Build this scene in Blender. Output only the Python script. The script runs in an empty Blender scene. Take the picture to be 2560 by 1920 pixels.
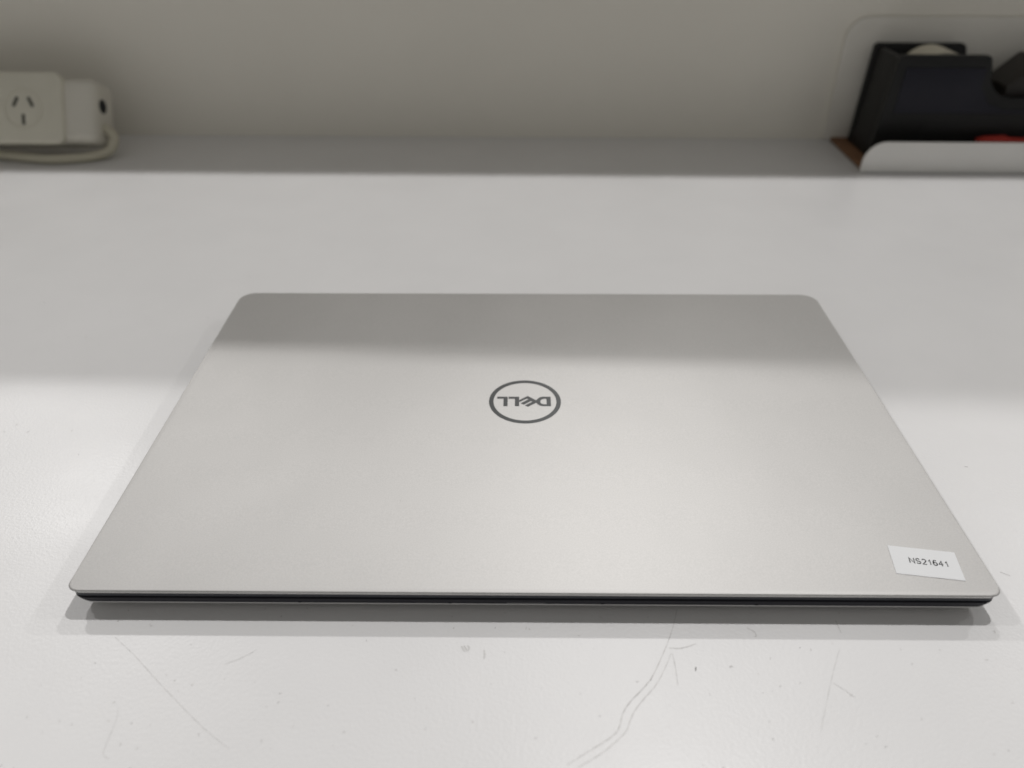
import bpy, bmesh, math, random
from mathutils import Vector, Matrix
random.seed(7)
S = bpy.context.scene
COL = S.collection

# ------------------------------------------------------------------ camera
cam_d = bpy.data.cameras.new('camera')
cam = bpy.data.objects.new('camera', cam_d)
COL.objects.link(cam)
cam.location = (-0.005135, -0.169662, 0.206650)
cam.rotation_euler = (0.973689, 0.000513, 0.008158)
cam_d.sensor_width = 36.0
cam_d.lens = 1950.0 / 2560.0 * 36.0
cam_d.clip_start = 0.01
cam_d.clip_end = 50
cam_d.dof.use_dof = True
cam_d.dof.focus_distance = 0.292
cam_d.dof.aperture_fstop = 8.0
S.camera = cam

# ------------------------------------------------------------------ world, lamps, exposure
w = bpy.data.worlds.new('World')
S.world = w
w.use_nodes = True
bg = w.node_tree.nodes['Background']
bg.inputs[0].default_value = (1.0, 0.982, 0.945, 1)
bg.inputs[1].default_value = 0.208

LAMP_Z = 3.0
for (x, y, watts) in ((0.62, 1.125, 140), (0.60, 2.95, 96),
                      (-2.31, 1.125, 62), (-2.25, 2.95, 112),
                      (3.69, 1.125, 50), (3.75, 2.95, 76)):
    ld = bpy.data.lights.new('ceiling_downlight', 'POINT')
    ld.energy = watts
    ld.color = (1.0, 0.988, 0.982)
    ld.shadow_soft_size = 0.033
    lo = bpy.data.objects.new('ceiling_downlight', ld)
    lo.location = (x, y, LAMP_Z)
    COL.objects.link(lo)

vs = S.view_settings
vs.view_transform = 'Standard'
vs.look = 'None'
vs.exposure = 0.08
vs.gamma = 1.0
vs.use_curve_mapping = False

# ------------------------------------------------------------------ material helpers
def mat(name, col, rough=0.5, metal=0.0, spec=0.5, mottle=0.0, mscale=30.0,
        bump=0.0, bscale=800.0, bdist=0.0002, rvar=0.0, grain=0.0, gscale=3000.0):
    m = bpy.data.materials.new(name)
    m.use_nodes = True
    nt = m.node_tree
    b = nt.nodes['Principled BSDF']
    b.inputs['Roughness'].default_value = rough
    b.inputs['Metallic'].default_value = metal
    b.inputs['Specular IOR Level'].default_value = spec
    b.inputs['Base Color'].default_value = (*col, 1)
    tc = nt.nodes.new('ShaderNodeTexCoord')
    src = None
    def noise(scale, detail=3.0, rgh=0.55):
        n = nt.nodes.new('ShaderNodeTexNoise')
        n.inputs['Scale'].default_value = scale
        n.inputs['Detail'].default_value = detail
        n.inputs['Roughness'].default_value = rgh
        nt.links.new(tc.outputs['Object'], n.inputs['Vector'])
        return n
    def mul(prev, fac_socket, lo, hi):
        mr = nt.nodes.new('ShaderNodeMapRange')
        mr.inputs['From Min'].default_value = 0.3
        mr.inputs['From Max'].default_value = 0.7
        mr.inputs['To Min'].default_value = lo
        mr.inputs['To Max'].default_value = hi
        nt.links.new(fac_socket, mr.inputs['Value'])
        v = nt.nodes.new('ShaderNodeVectorMath')
        v.operation = 'SCALE'
        if prev is None:
            v.inputs[0].default_value = col
        else:
            nt.links.new(prev, v.inputs[0])
        nt.links.new(mr.outputs[0], v.inputs['Scale'])
        return v.outputs[0]
    if mottle > 0:
        src = mul(src, noise(mscale).outputs['Fac'], 1 - mottle, 1 + mottle)
    if grain > 0:
        src = mul(src, noise(gscale, 1.0).outputs['Fac'], 1 - grain, 1 + grain)
    if src is not None:
        nt.links.new(src, b.inputs['Base Color'])
    if rvar > 0:
        mr = nt.nodes.new('ShaderNodeMapRange')
        mr.inputs['From Min'].default_value = 0.3
        mr.inputs['From Max'].default_value = 0.7
        mr.inputs['To Min'].default_value = rough - rvar
        mr.inputs['To Max'].default_value = rough + rvar
        nt.links.new(noise(mscale * 0.7 + 3, 4.0).outputs['Fac'], mr.inputs['Value'])
        nt.links.new(mr.outputs[0], b.inputs['Roughness'])
    if bump > 0:
        bp = nt.nodes.new('ShaderNodeBump')
        bp.inputs['Strength'].default_value = bump
        bp.inputs['Distance'].default_value = bdist
        nt.links.new(noise(bscale, 2.0).outputs['Fac'], bp.inputs['Height'])
        nt.links.new(bp.outputs[0], b.inputs['Normal'])
    return m

M = {}
M['desk'] = mat('white_laminate', (0.74, 0.732, 0.728), 0.36, 0, 0.36, 0.018, 18, 0.38, 850, 0.00022, 0.04)
M['wall'] = mat('off_white_partition', (0.83, 0.80, 0.722), 0.6, 0, 0.3, 0.02, 6, 0.15, 500, 0.0002)
M['alu'] = mat('silver_anodised_aluminium', (0.505, 0.496, 0.484), 0.62, 1.0, 0.5, 0.03, 14, 0.10, 2600, 0.00006, 0.012, 0.045, 2200)
M['alu_edge'] = mat('bright_aluminium_edge', (0.56, 0.555, 0.545), 0.30, 0.9, 0.5, 0.01, 40)
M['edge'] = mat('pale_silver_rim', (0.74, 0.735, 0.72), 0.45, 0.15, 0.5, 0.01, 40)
M['bezel'] = mat('dark_grey_bezel', (0.030, 0.033, 0.042), 0.45, 0, 0.4, 0.03, 60)
M['gap'] = mat('black_gasket', (0.006, 0.006, 0.008), 0.7, 0, 0.2, 0.03, 60)
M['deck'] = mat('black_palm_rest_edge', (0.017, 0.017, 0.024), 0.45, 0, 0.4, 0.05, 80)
M['led'] = mat('status_light_lens', (0.11, 0.11, 0.115), 0.35, 0, 0.5, 0.02, 80)
M['rubber'] = mat('black_rubber', (0.015, 0.015, 0.016), 0.8, 0, 0.3, 0.05, 80)
M['logo'] = mat('dark_chrome_logo', (0.066, 0.068, 0.068), 0.42, 0.7, 0.5, 0.03, 60)
M['sticker'] = mat('white_paper_sticker', (0.74, 0.745, 0.75), 0.55, 0, 0.3, 0.008, 90)
M['ink'] = mat('black_ink', (0.012, 0.012, 0.014), 0.6, 0, 0.2, 0.05, 90)
M['scratch'] = mat('grey_scuff', (0.44, 0.425, 0.40), 0.6, 0, 0.3, 0.25, 140)
M['scratch_pale'] = mat('pale_scuff', (0.61, 0.60, 0.585), 0.6, 0, 0.3, 0.12, 140)
M['fleck'] = mat('dust_fleck', (0.50, 0.485, 0.465), 0.8, 0, 0.2, 0.3, 60)
M['fleck_dark'] = mat('dark_crumb', (0.10, 0.095, 0.09), 0.8, 0, 0.2, 0.2, 60)
M['plastic'] = mat('cream_white_plastic', (0.66, 0.635, 0.535), 0.45, 0, 0.4, 0.02, 40)
M['plastic2'] = mat('white_plastic_body', (0.66, 0.635, 0.56), 0.45, 0, 0.4, 0.02, 40)
M['slot'] = mat('dark_slot', (0.10, 0.10, 0.085), 0.7, 0, 0.2, 0.05, 60)
M['hole'] = mat('black_hole', (0.008, 0.010, 0.012), 0.6, 0, 0.3, 0.05, 60)
M['cable'] = mat('cream_cable_sheath', (0.56, 0.53, 0.42), 0.5, 0, 0.4, 0.04, 40)
M['tray'] = mat('white_tray_plastic', (0.80, 0.79, 0.76), 0.45, 0, 0.4, 0.015, 30)
M['brown'] = mat('brown_board', (0.20, 0.105, 0.055), 0.75, 0, 0.2, 0.12, 60, 0.2, 400)
M['black'] = mat('black_plastic', (0.010, 0.010, 0.010), 0.5, 0, 0.3, 0.06, 50, 0.2, 1500, 0.0001)
M['black_blue'] = mat('blue_black_plastic', (0.009, 0.009, 0.017), 0.5, 0, 0.3, 0.06, 50)
M['tray_back'] = mat('off_white_tray_back', (0.79, 0.765, 0.70), 0.55, 0, 0.3, 0.015, 30)
M['tape'] = mat('cream_tape_roll', (0.62, 0.58, 0.47), 0.5, 0, 0.4, 0.04, 60)
M['core'] = mat('grey_core', (0.12, 0.11, 0.10), 0.6, 0, 0.3, 0.04, 60)
M['steel'] = mat('cutter_steel', (0.5, 0.5, 0.5), 0.35, 1.0, 0.5, 0.03, 60)
M['red'] = mat('red_plastic', (0.50, 0.045, 0.03), 0.45, 0, 0.4, 0.04, 60)
M['brown_arm'] = mat('brown_black_plastic', (0.022, 0.018, 0.015), 0.5, 0, 0.4, 0.06, 50)

# ------------------------------------------------------------------ mesh helpers
def link(name, me, m, parent=None, sharp=35):
    me.materials.append(M[m])
    for p in me.polygons:
        p.use_smooth = True
    me.set_sharp_from_angle(angle=math.radians(sharp))
    o = bpy.data.objects.new(name, me)
    COL.objects.link(o)
    if parent is not None:
        o.parent = parent
        o.matrix_parent_inverse = parent.matrix_world.inverted()
    return o

def build(name, verts, faces, m, parent=None, sharp=35):
    me = bpy.data.meshes.new(name)
    me.from_pydata([tuple(v) for v in verts], [], faces)
    bm = bmesh.new(); bm.from_mesh(me)
    bmesh.ops.recalc_face_normals(bm, faces=bm.faces)
    bm.to_mesh(me); bm.free()
    me.update()
    return link(name, me, m, parent, sharp)

def loft(loops, cap0=True, cap1=True):
    n = len(loops[0]); v = []; f = []
    for l in loops: v += list(l)
    for i in range(len(loops) - 1):
        for j in range(n):
            k = (j + 1) % n
            f.append((i*n + j, i*n + k, (i+1)*n + k, (i+1)*n + j))
    if cap0: f.append(tuple(reversed(range(n))))
    if cap1: f.append(tuple(range((len(loops)-1)*n, len(loops)*n)))
    return v, f

def rrect(x0, x1, y0, y1, r, n=10, rn=None):
    pts = []
    rf = r; rn = r if rn is None else rn       # far and near corner radii may differ
    for cx, cy, a0, r in ((x1-rf, y1-rf, 0, rf), (x0+rf, y1-rf, 90, rf), (x0+rn, y0+rn, 180, rn), (x1-rn, y0+rn, 270, rn)):
        for i in range(n + 1):
            a = math.radians(a0 + 90*i/n)
            pts.append((cx + r*math.cos(a), cy + r*math.sin(a)))
    return pts

def rbox(name, x0, x1, y0, y1, z0, z1, r, bev, m, parent=None, tf=None, axis='z'):
    """box with rounded plan corners (radius r) and bevelled rims, extruded along axis"""
    if axis == 'z':
        A, B, Cc = (x0, x1), (y0, y1), (z0, z1); mk = lambda a, b, c: (a, b, c)
    elif axis == 'y':
        A, B, Cc = (x0, x1), (z0, z1), (y0, y1); mk = lambda a, b, c: (a, c, b)
    else:
        A, B, Cc = (y0, y1), (z0, z1), (x0, x1); mk = lambda a, b, c: (c, a, b)
    loops = []
    steps = [(1 - math.cos(t*math.pi/2), math.sin(t*math.pi/2)) for t in (1.0, .66, .33, 0.0)]
    for t in (1.0, .66, .33, 0.0):
        ins = bev*(1 - math.cos(t*math.pi/2)); c = Cc[0] + bev*(1 - math.sin(t*math.pi/2))
        loops.append([mk(a, b, c) for a, b in rrect(A[0]+ins, A[1]-ins, B[0]+ins, B[1]-ins, max(r-ins, 1e-5), 6)])
    for t in (0.0, .33, .66, 1.0):
        ins = bev*(1 - math.cos(t*math.pi/2)); c = Cc[1] - bev*(1 - math.sin(t*math.pi/2))
        loops.append([mk(a, b, c) for a, b in rrect(A[0]+ins, A[1]-ins, B[0]+ins, B[1]-ins, max(r-ins, 1e-5), 6)])
    v, f = loft(loops)
    if tf is not None: v = [tf @ Vector(q) for q in v]
    return build(name, v, f, m, parent)

def prism(name, poly, y0, y1, m, parent=None, tf=None, bev=0.0):
    """poly in x-z, extruded along y"""
    me = bpy.data.meshes.new(name)
    bm = bmesh.new()
    a = [bm.verts.new((x, y0, z)) for x, z in poly]
    b = [bm.verts.new((x, y1, z)) for x, z in poly]
    n = len(poly)
    bm.faces.new(a); bm.faces.new(list(reversed(b)))
    for i in range(n):
        k = (i+1) % n
        bm.faces.new((a[k], a[i], b[i], b[k]))
    bmesh.ops.recalc_face_normals(bm, faces=bm.faces)
    if bev > 0:
        es = [e for e in bm.edges if e.calc_face_angle(0) > math.radians(40)]
        bmesh.ops.bevel(bm, geom=es, offset=bev, segments=2, affect='EDGES', profile=0.5)
    bmesh.ops.triangulate(bm, faces=[q for q in bm.faces if len(q.verts) > 4])
    if tf is not None: bm.transform(tf)
    bm.to_mesh(me); bm.free()
    return link(name, me, m, parent)

def cyl(name, c, axis, r, L, m, parent=None, tf=None, n=40, r_in=0.0, bev=0.0004):
    ax = Vector(axis).normalized()
    u = ax.orthogonal().normalized(); v = ax.cross(u)
    C = Vector(c)
    def ring(rr, h):
        return [C + ax*h + (u*math.cos(2*math.pi*i/n) + v*math.sin(2*math.pi*i/n))*rr for i in range(n)]
    if r_in > 0:
        loops = [ring(r_in, -L/2), ring(r-bev, -L/2), ring(r, -L/2+bev), ring(r, L/2-bev), ring(r-bev, L/2), ring(r_in, L/2), ring(r_in, -L/2)]
        vs_, fs = loft(loops, False, False)
    else:
        loops = [ring(r-bev, -L/2), ring(r, -L/2+bev), ring(r, L/2-bev), ring(r-bev, L/2)]
        vs_, fs = loft(loops)
    if tf is not None: vs_ = [tf @ Vector(q) for q in vs_]
    return build(name, vs_, fs, m, parent)

def catmull(P, k=8):
    P = [Vector(q) for q in P]
    Q = [P[0]*2 - P[1]] + P + [P[-1]*2 - P[-2]]
    out = []
    for i in range(1, len(Q) - 2):
        for j in range(k):
            t = j / k
            a, b, c, d = Q[i-1], Q[i], Q[i+1], Q[i+2]
            out.append(0.5*((2*b) + (c-a)*t + (2*a-5*b+4*c-d)*t*t + (3*b-a-3*c+d)*t**3))
    out.append(P[-1])
    return out

def tube(name, pts, r, m, parent=None, n=12):
    pts = catmull(pts)
    loops = []
    for i, q in enumerate(pts):
        t = (pts[min(i+1, len(pts)-1)] - pts[max(i-1, 0)]).normalized()
        u = t.cross(Vector((0, 0, 1)))
        if u.length < 1e-4: u = Vector((1, 0, 0))
        u.normalize(); v = t.cross(u)
        loops.append([q + (u*math.cos(2*math.pi*j/n) + v*math.sin(2*math.pi*j/n))*r for j in range(n)])
    vv, ff = loft(loops)
    return build(name, vv, ff, m, parent)

def empty(name, loc, label, cat):
    o = bpy.data.objects.new(name, None)
    o.empty_display_size = 0.02
    o.location = loc
    COL.objects.link(o)
    o.matrix_world = Matrix.Translation(loc)
    o['label'] = label; o['category'] = cat
    return o

# frame of the wall: x along the wall, y = distance in FRONT of it (towards the viewer)
WA = -0.0125
WO = Vector((0, 0.5212, 0))
WT = Vector((math.cos(WA), math.sin(WA), 0)); WN = Vector((math.sin(WA), -math.cos(WA), 0))
WF = Matrix(((WT.x, WN.x, 0, WO.x), (WT.y, WN.y, 0, WO.y), (0, 0, 1, 0), (0, 0, 0, 1)))
def wp(x, off, z): return WF @ Vector((x, off, z))

# ------------------------------------------------------------------ the setting
desk = rbox('desk', -1.25, 1.25, -0.36, 0.60, -0.026, 0.0, 0.004, 0.0012, 'desk')
desk['kind'] = 'structure'
desk['label'] = 'white laminate desk top under the laptop, scuffed and specked'
v = []
for x in (-1.24, 1.24):
    zt = 0.423 + 0.007*x
    v += [wp(x, 0, 0.0), wp(x, 0, zt - .002), wp(x, -.002, zt), wp(x, -.026, zt), wp(x, -.028, zt - .002), wp(x, -.028, 0.0)]
f = [(i, (i+1) % 6, 6 + (i+1) % 6, 6 + i) for i in range(6)] + [tuple(range(6)), tuple(range(11, 5, -1))]
wall = build('wall', v, f, 'wall')
wall['kind'] = 'structure'
wall['label'] = 'plain off white partition wall behind the desk'

# scuffs, hairline scratches and dust on the desk
def ribbon(name, pts, width, m, parent, z=0.00006, taper=True, k=6):
    P = catmull([(x, y, 0) for x, y in pts], k) if len(pts) > 2 else [Vector((*q, 0)) for q in pts]
    n = len(P); vv = []; ff = []
    for i, q in enumerate(P):
        t = (P[min(i+1, n-1)] - P[max(i-1, 0)]).normalized()
        s = Vector((-t.y, t.x, 0))
        wd = width * (0.75 + 0.35*math.sin(i*1.7 + pts[0][0]*900))
        if taper: wd *= 0.25 + 0.75*math.sin(math.pi*min(max((i+.5)/n, .04), .96))**0.5
        for sg in (-1, 1):
            c = q + s*wd/2*sg
            vv.append((c.x, c.y, z))
    for i in range(n-1):
        ff.append((2*i, 2*i+1, 2*i+3, 2*i+2))
    o = build(name, vv, ff, m, parent)
    return o
SCR = [
 ([(0.048, 0.0024), (0.0449, -0.0063), (0.0418, -0.013), (0.0371, -0.0219), (0.0338, -0.0265), (0.0284, -0.0321), (0.0258, -0.036), (0.0244, -0.0401), (0.022, -0.043), (0.0166, -0.0465), (0.0089, -0.0514)], .00020, 'scratch'),
 ([(0.0432, -0.0151), (0.0397, -0.0219), (0.0364, -0.0269), (0.0328, -0.0308), (0.0293, -0.0351), (0.0274, -0.0388), (0.0261, -0.0415), (0.0224, -0.045), (0.0181, -0.0484), (0.0116, -0.0522)], .00018, 'scratch'),
 ([(0.0436, -0.0151), (0.0437, -0.0208), (0.0434, -0.0264)], .00014, 'scratch'),
 ([(0.0429, -0.0131), (0.046, -0.0132), (0.0489, -0.0125), (0.0516, -0.0114)], .00018, 'scratch'),
 ([(0.0964, -0.0129), (0.0922, -0.0203), (0.0885, -0.0273), (0.0815, -0.0411)], .00020, 'scratch_pale'),
 ([(0.0904, -0.0252), (0.0926, -0.0274), (0.0954, -0.0301)], .00016, 'scratch_pale'),
 ([(0.0692, -0.0051), (0.0713, -0.0069), (0.0714, -0.0084), (0.0708, -0.0085)], .00016, 'scratch'),
 ([(0.0988, -0.002), (0.0989, -0.0069)], .00014, 'scratch'),
 ([(-0.1334, -0.0101), (-0.1287, -0.0137), (-0.1235, -0.0176), (-0.1158, -0.0242), (-0.108, -0.0306), (-0.0986, -0.0381), (-0.0926, -0.0426), (-0.0853, -0.0475)], .00016, 'scratch_pale'),
 ([(-0.1218, -0.0347), (-0.1205, -0.0388), (-0.1202, -0.0448), (-0.1197, -0.0492), (-0.1172, -0.0508)], .00015, 'scratch_pale'),
 ([(-0.0867, -0.0148), (-0.0905, -0.0177), (-0.0952, -0.0203)], .00017, 'scratch_pale'),
 ([(0.1629, 0.0192), (0.1657, 0.0174)], .00018, 'scratch'),
 ([(0.1479, -0.0057), (0.1485, -0.006), (0.1482, -0.0066)], .0003, 'scratch'),
 ([(-0.0019, -0.005), (-0.0021, -0.0064)], .00022, 'scratch'),
]
for pts, wd, m in SCR:
    ribbon('scratch', pts, wd, m, desk)
for pts in ([(-.0225, -.0128), (-.0218, -.0142), (-.0212, -.0150)], [(-.0217, -.0127), (-.0209, -.0140), (-.0206, -.0148)],
            [(-.0206, -.0126), (-.0200, -.0135), (-.0203, -.0146)], [(-.0153, -.0142), (-.0151, -.0160), (-.0152, -.0177)]):
    ribbon('smudge', pts, .0007, 'scratch_pale', desk, 0.00005)
ribbon('crumb', [(0.05, -0.0200), (0.0497, -0.0213)], .0003, 'fleck_dark', desk, 0.00008, False)

def flecks(name, n, region, m, parent, size, zf):
    vv = []; ff = []
    for i in range(n):
        x, y = region()
        a = random.uniform(0, math.pi*2); L = size*random.uniform(.35, 1.5); k = random.uniform(-1.4, 1.4)
        wd = size*random.uniform(.14, .30)
        p = Vector((x, y)); b = len(vv); seg = 3
        for s in range(seg + 1):
            d = Vector((math.cos(a), math.sin(a))); nrm = Vector((-d.y, d.x))
            ww = wd*(0.3 if s in (0, seg) else 1)*0.5
            for sg in (-1, 1):
                q = p + nrm*ww*sg
                vv.append((q.x, q.y, zf(q.x, q.y)))
            p = p + d*L/seg; a += k
        for s in range(seg):
            ff.append((b+2*s, b+2*s+1, b+2*s+3, b+2*s+2))
    o = build(name, vv, ff, m, parent)
    o['kind'] = 'stuff'
    return o
def r_front():
    return random.uniform(-.155, .15), random.uniform(-.055, .004)
def r_all():
    while True:
        x, y = random.uniform(-.42, .40), random.uniform(-.02, .45)
        if not (-.156 < x < .156 and -.004 < y < .203): return x, y
flecks('dust_flecks', 100, r_front, 'fleck', desk, .00075, lambda x, y: .00007)
flecks('dust_flecks', 80, r_all, 'fleck', desk, .0011, lambda x, y: .00007)
flecks('dark_crumbs', 16, r_front, 'fleck_dark', desk, .0005, lambda x, y: .0001)
flecks('dark_crumbs', 10, r_all, 'fleck_dark', desk, .0007, lambda x, y: .0001)

# ------------------------------------------------------------------ the laptop
W, D = 0.3026, 0.199
HN, SL = 0.0100, 0.0201
lap = empty('laptop', (0, 0.0995, 0), 'closed silver laptop with a round logo on its lid and a white number sticker', 'laptop')
RL = 0.0078
def ring(ix, iy, dz, r=RL, rn=.0038):
    pts = rrect(-W/2 + ix, W/2 - ix, iy, D - iy, r, 14, rn)
    return [(x, y, HN + SL*y + dz) for x, y in pts]
v, f = loft([ring(.0006, .0006, 0, .0074, .0034), ring(.0002, .0002, -.00012), ring(0, 0, -.00035), ring(.00005, .00005, -.00055)], True, True)
lid = build('lid', v, f, 'alu', lap, 30)
v, f = loft([ring(.00035, .00025, -.00055), ring(.0004, .00025, -.0008), ring(.0010, .00045, -.00165)], True, True)
build('lid_edge', v, f, 'edge', lid, 30)
v, f = loft([ring(.0009, .0006, -.00165), ring(.0009, .0006, -.0031), ring(.0012, .0010, -.0033)])
build('bezel', v, f, 'bezel', lap)
v, f = loft([ring(.0026, .0022, -.0032), ring(.0026, .0022, -.0041)])
build('gasket', v, f, 'gap', lap)
RB = 0.0080
v, f = loft([ring(.0016, .0012, -.0039, RB), ring(.0009, .0006, -.0042, RB), ring(.0011, .0006, -.0050, RB, .0044), ring(.0017, .0006, -.0058, RB, .0050), ring(.0021, .0009, -.0060, RB, .0050)])
deck = build('palm_rest', v, f, 'deck', lap)
loops = [ring(.0024, .0012, -.0060, RB, .0052), ring(.0021, .0007, -.0061, RB, .0052), ring(.0024, .0006, -.0063, RB, .0054), ring(.0030, .0009, -.0067, RB, .0058)]
for t in (.15, .35, .6, .85, 1.0):
    ins = .0010 + .018*t
    pts = rrect(-W/2 + ins + .0030, W/2 - ins - .0030, ins, D - ins, max(RB - ins*.3, .003), 14, .0080)
    e = (1 - t)**1.5
    loops.append([(x, y, .0013 + (HN + SL*y - .0067 - .0013)*e) for x, y in pts])
v, f = loft(loops)
build('bottom_cover', v, f, 'alu_edge', lap, 50)
for y0 in (.026, .166):
    rbox('foot', -.118, .118, y0, y0 + .008, 0.0, .0016, .003, .0004, 'rubber', lap)
# status light and the small screw notches along the front
def front(name, x0, x1, z0, z1, m, parent, y=.0006, pr=.0001):
    return rbox(name, x0, x1, y - pr, y + .001, z0, z1, .0001, .00005, m, parent, axis='y')
front('status_light', -.0083, .0043, .00425, .00475, 'led', deck)
for x in (-.0760, -.0269, .0229, .0730):
    poly = [(x - .0005 + .0010*i/8, .0042 + .00025*math.sin(math.pi*i/8)) for i in range(9)] + [(x + .0005, .0041), (x - .0005, .0041)]
    prism('notch', poly, .0005, .0014, 'gap', deck)
# hinge barrel at the back
cyl('hinge', (0, D - .0035, HN + SL*D - .0032), (1, 0, 0), .0022, .236, 'bezel', lap, n=20)

# logo on the lid
LX, LY = -0.0019, 0.1034
def lidpt(x, y, dz): return (x, y, HN + SL*y + dz)
n = 96
def circ(r, dz): return [lidpt(LX + r*math.cos(2*math.pi*i/n), LY + r*math.sin(2*math.pi*i/n), dz) for i in range(n)]
v, f = loft([circ(.01350, -.0001), circ(.01350, .00006), circ(.01545, .00006), circ(.01545, -.0001)], False, False)
build('logo_ring', v, f, 'logo', lid)
def flatpoly(name, outer, holes, m, parent, dz):
    bm = bmesh.new(); es = []
    for lp in [outer] + holes:
        vs_ = [bm.verts.new((x, y, 0)) for x, y in lp]
        es += [bm.edges.new((vs_[i], vs_[(i+1) % len(vs_)])) for i in range(len(vs_))]
    bmesh.ops.triangle_fill(bm, edges=es, use_beauty=True)
    r = bmesh.ops.extrude_face_region(bm, geom=bm.faces[:])
    for q in r['geom']:
        if isinstance(q, bmesh.types.BMVert): q.co.z = 1.0
    bmesh.ops.recalc_face_normals(bm, faces=bm.faces)
    for q in bm.verts:
        q.co = Vector(lidpt(q.co.x, q.co.y, dz if q.co.z > .5 else dz - .00012))
    me = bpy.data.meshes.new(name); bm.to_mesh(me); bm.free()
    return link(name, me, m, parent)
def mm(P): return [(LX + x*.001, LY + y*.001) for x, y in P]
LD = [(11.12, 3.28), (7.63, 3.28), (6.6, 2.92), (5.67, 2.02), (4.86, 0.65), (4.83, -1.17), (5.59, -2.38), (6.47, -3.17), (7.47, -3.5), (11.12, -3.48)]
LDH = [(9.22, 1.81), (8.1, 1.8), (7.28, 1.35), (6.76, 0.53), (6.58, -0.25), (6.76, -1.16), (7.21, -1.83), (8.0, -2.16), (9.3, -2.15)]
LE = [(-2.47, 0.77), (1.22, 3.74), (4.84, 0.65), (4.81, -1.17), (1.2, -4.01), (-0.04, -3.05), (3.35, -0.24), (2.5, 0.02), (-0.54, -2.52), (-1.84, -1.56), (1.61, 1.48), (0.7, 1.74), (-2.47, -0.72)]
LL1 = [(-7.03, 3.16), (-2.49, 3.19), (-2.49, -3.57), (-4.31, -3.58), (-4.33, 1.71), (-7.01, 1.69)]
LL2 = [(-11.98, 3.13), (-7.45, 3.16), (-7.42, -3.6), (-9.2, -3.62), (-9.25, 1.78), (-11.95, 1.76)]
flatpoly('logo_letter', mm(LD), [mm(LDH)], 'logo', lid, .00006)
flatpoly('logo_letter', mm(LE), [], 'logo', lid, .00006)
flatpoly('logo_letter', mm(LL1), [], 'logo', lid, .00006)
flatpoly('logo_letter', mm(LL2), [], 'logo', lid, .00006)

# number sticker
stk = flatpoly('number_sticker', [(.1219, .0214), (.1433, .0183), (.1415, .0060), (.1201, .0090)], [], 'sticker', lap, .00013)
stk['label'] = 'white paper sticker printed NS21641 at the lid corner'
def arc(cx, cy, rx, ry, a0, a1, n=10):
    return [(cx + rx*math.cos(math.radians(a0 + (a1-a0)*i/n)), cy + ry*math.sin(math.radians(a0 + (a1-a0)*i/n))) for i in range(n+1)]
GL = {'N': ([[(0, 0), (0, 1), (.70, 0), (.70, 1)]], .70),
      'S': ([arc(.31, .74, .29, .26, 25, 255, 12) + arc(.31, .25, .31, .25, 80, -155, 13)], .62),
      '2': ([arc(.28, .72, .27, .28, 165, -40, 12) + [(0, 0), (.57, 0)]], .57),
      '1': ([[(.06, .72), (.2, .80), (.30, 1), (.30, 0)]], .42),
      '6': ([arc(.33, .70, .27, .30, 40, 150, 8) + [(.02, .5)] + arc(.29, .30, .28, .30, 180, 540, 20)], .57),
      '4': ([[(.42, 0), (.42, 1), (0, .32), (.60, .32)]], .60)}
def print_text(name, body, origin, ang, height, length, track, wd, dz, m, parent):
    total = sum(GL[c][1] for c in body) + track*(len(body)-1)
    sx = length/total; x0 = 0; vv = []; ff = []
    ca, sa = math.cos(ang), math.sin(ang)
    for c in body:
        for st in GL[c][0]:
            P = [Vector(((x0 + x)*sx, y*height)) for x, y in st]
            n = len(P); b = len(vv)
            for i, q in enumerate(P):
                d0 = (q - P[i-1]).normalized() if i else (P[1] - q).normalized()
                d1 = (P[i+1] - q).normalized() if i < n-1 else d0
                n0 = Vector((-d0.y, d0.x)); n1 = Vector((-d1.y, d1.x))
                mt = (n0 + n1)
                mt = mt.normalized() if mt.length > 1e-6 else n0
                k = min(1/max(mt.dot(n0), .3), 1.9)
                for sg in (-1, 1):
                    p = q + mt*k*wd/2*sg
                    vv.append(lidpt(origin[0] + ca*p.x - sa*p.y, origin[1] + sa*p.x + ca*p.y, dz))
            for i in range(n-1):
                ff.append((b+2*i, b+2*i+1, b+2*i+3, b+2*i+2))
        x0 += GL[c][1] + track
    return build(name, vv, ff, m, parent)
print_text('sticker_text', 'NS21641', (.12655, .01365), math.radians(-8.3), .0022, .0122, .32, .00034, .00019, 'ink', stk)
# a few specks of dust on the lid
flecks('dust_flecks', 26, lambda: (random.uniform(-.14, .14), random.uniform(.008, .19)), 'fleck', lid, .0008, lambda x, y: HN + SL*y + .00008)
flecks('dark_crumbs', 5, lambda: (random.uniform(-.12, .14), random.uniform(.008, .17)), 'fleck_dark', lid, .0004, lambda x, y: HN + SL*y + .00009)

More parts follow.
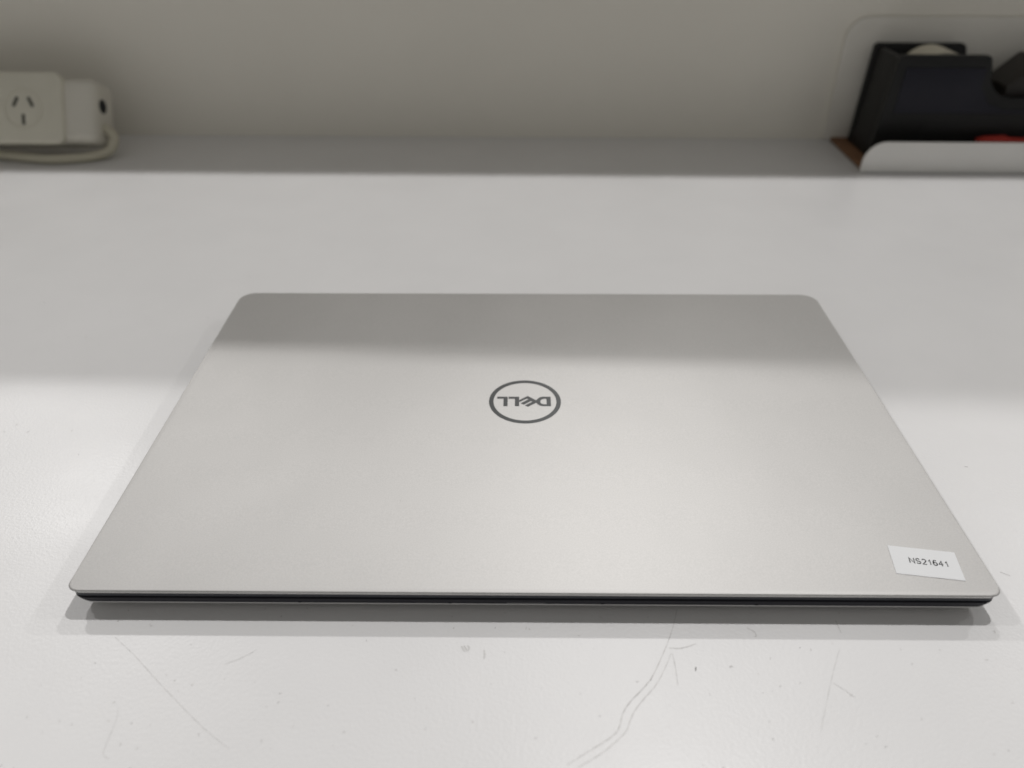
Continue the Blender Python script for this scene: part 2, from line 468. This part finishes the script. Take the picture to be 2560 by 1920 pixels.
# ------------------------------------------------------------------ power board (left, against the wall)
TH = math.radians(28); OFF_F = .0815; ZF = .0172
pb = empty('power_board', wp(-.45, .065, 0), 'cream white power board with a three pin socket, tilted back near the wall', 'power board')
PF = WF @ Matrix(((1, 0, 0, 0), (0, math.cos(TH), -math.sin(TH), OFF_F), (0, math.sin(TH), math.cos(TH), ZF), (0, 0, 0, 1)))
rbox('body', -.64, -.3405, -.0362, -.0035, .0026, .0518, .007, .0055, 'plastic2', pb, PF, 'x')
for k in range(3):
    cx = -.3985 - .078*k
    pl = rbox('socket_plate', cx - .0365, cx + .0350, -.0075, 0, 0.0, .0556, .008, .0025, 'plastic', pb, PF, 'y')
    sx = cx + .0040
    v, f = loft([[(sx + r*math.cos(2*math.pi*i/48), y, .0268 + r*math.sin(2*math.pi*i/48)) for i in range(48)]
                 for r, y in ((.0152, -.0006), (.0152, .0005), (.0144, .0005), (.0144, -.0006))], False, False)
    build('socket_ring', [PF @ Vector(q) for q in v], f, 'plastic', pl)
    for dx, z, a in ((-.0060, .0320, 26), (.0060, .0318, -26), (-.0002, .0185, 0)):
        t = PF @ Matrix.Translation((sx + dx, -.0009, z)) @ Matrix.Rotation(math.radians(a), 4, 'Y')
        rbox('slot', -.0013, .0013, 0, .0012, -.0041, .0041, .0008, .0001, 'slot', pl, t, 'y')
cyl('cord_hole', PF @ Vector((-.3405, -.0175, .0325)), WT, .0056, .0008, 'hole', pb, None, 32)
tube('cord', [wp(-.346, .0570, .0225), wp(-.3385, .0575, .0215), wp(-.3335, .0600, .0150), wp(-.3380, .0665, .0065), wp(-.3520, .0725, .0037),
              wp(-.368, .0770, .0037), wp(-.384, .0782, .0037), wp(-.404, .0742, .0037), wp(-.430, .068, .0037), wp(-.48, .062, .0037), wp(-.56, .058, .0037), wp(-.66, .058, .0037)], .0036, 'cable', pb)

# ------------------------------------------------------------------ white tray (right)
tr = empty('desk_tray', wp(.37, .044, 0), 'white tray with a tall back panel, a low rounded front lip and a brown floor', 'tray')
rbox('floor', .2655, .50, .0045, .0855, .0006, .0030, .002, .0004, 'brown', tr, WF, 'z')
def corner_poly(x0, x1, z1, r, zb=0.0):
    P = [(x1, zb), (x0, zb)]
    P.append((x0, z1 - r))
    for i in range(1, 13):
        a = math.pi - math.pi/2*i/12
        P.append((x0 + r + r*math.cos(a), z1 - r + r*math.sin(a)))
    P += [(x1 - r, z1)]
    for i in range(1, 13):
        a = math.pi/2 - math.pi/2*i/12
        P.append((x1 - r + r*math.cos(a), z1 - r + r*math.sin(a)))
    return P
prism('front_lip', corner_poly(.2630, .504, .0240, .0165, .0004), .0860, .0882, 'tray', tr, WF, .0004)
prism('back_panel', corner_poly(.2600, .504, .0985, .0170, .0004), 0.0012, .0036, 'tray_back', tr, WF, .0004)

# ------------------------------------------------------------------ tape dispenser standing in the tray
td = empty('tape_dispenser', wp(.33, .040, .003), 'black desktop tape dispenser with a cream tape roll, standing in the white tray', 'tape dispenser')
zb = .0031
def wallpoly(x0b, x0t, xr, zt, dip, x_end):
    P = [(x_end, zb), (x0b, zb), (x0t, zt - .002), (x0t + .002, zt)]
    r = .005
    for i in range(0, 9):
        a = math.pi/2 - math.pi/2*i/8
        P.append((xr - r + r*math.cos(a), zt - r + r*math.sin(a)))
    # concave sweep down to the neck, then out to the cutter arm
    cx = xr + .0005
    for i in range(0, 11):
        a = math.pi + math.pi/2*i/10
        P.append((cx + .0235 + .0225*math.cos(a), dip + .0215 + .0215*math.sin(a)))
    P += [(x_end, dip + .001)]
    return P
prism('near_wall', wallpoly(.2750, .2805, .3500, .0822, .0515, .432), .0615, .0665, 'black', td, WF, .0006)
prism('far_wall', wallpoly(.2770, .2800, .3530, .0815, .0515, .432), .0130, .0180, 'black', td, WF, .0006)
prism('end_wall', [(.2775, zb), (.2825, .0790), (.2880, .0790), (.2870, zb)], .0178, .0617, 'black', td, WF, .0006)
prism('base', [(.2870, zb), (.2870, .030), (.432, .030), (.432, zb)], .0178, .0617, 'black', td, WF)
prism('side_panel', [(.2860, .0400), (.2870, .0735), (.3470, .0735), (.3475, .0600), (.3560, .0480), (.3700, .0430), (.430, .0430), (.430, .0400)], .0655, .0674, 'black_blue', td, WF, .0005)
arm = prism('cutter_arm', [(.372, .030), (.372, .058), (.392, .077), (.440, .080), (.440, .030)], .0225, .0570, 'brown_arm', td, WF, .001)
prism('blade', [(.436, .080), (.436, .0825), (.4375, .0825), (.4375, .080)], .0240, .0555, 'steel', arm, WF)
roll = cyl('tape_roll', wp(.3205, .040, .0578), WN, .0245, .030, 'tape', td, None, 64, .0125, .0004)
cyl('roll_core', wp(.3205, .040, .0578), WN, .0124, .038, 'core', roll, None, 40)

# a small red thing lying in the tray, just above the lip
rb = prism('red_block', [(.352, .0031), (.352, .0235), (.358, .0250), (.3735, .0258), (.376, .0243), (.396, .0234), (.396, .0031)], .0725, .0820, 'red', None, WF, .0008)
rb['label'] = 'small red block peeking over the white tray lip below the tape dispenser'
rb['category'] = 'block'

S.render.engine = 'CYCLES'
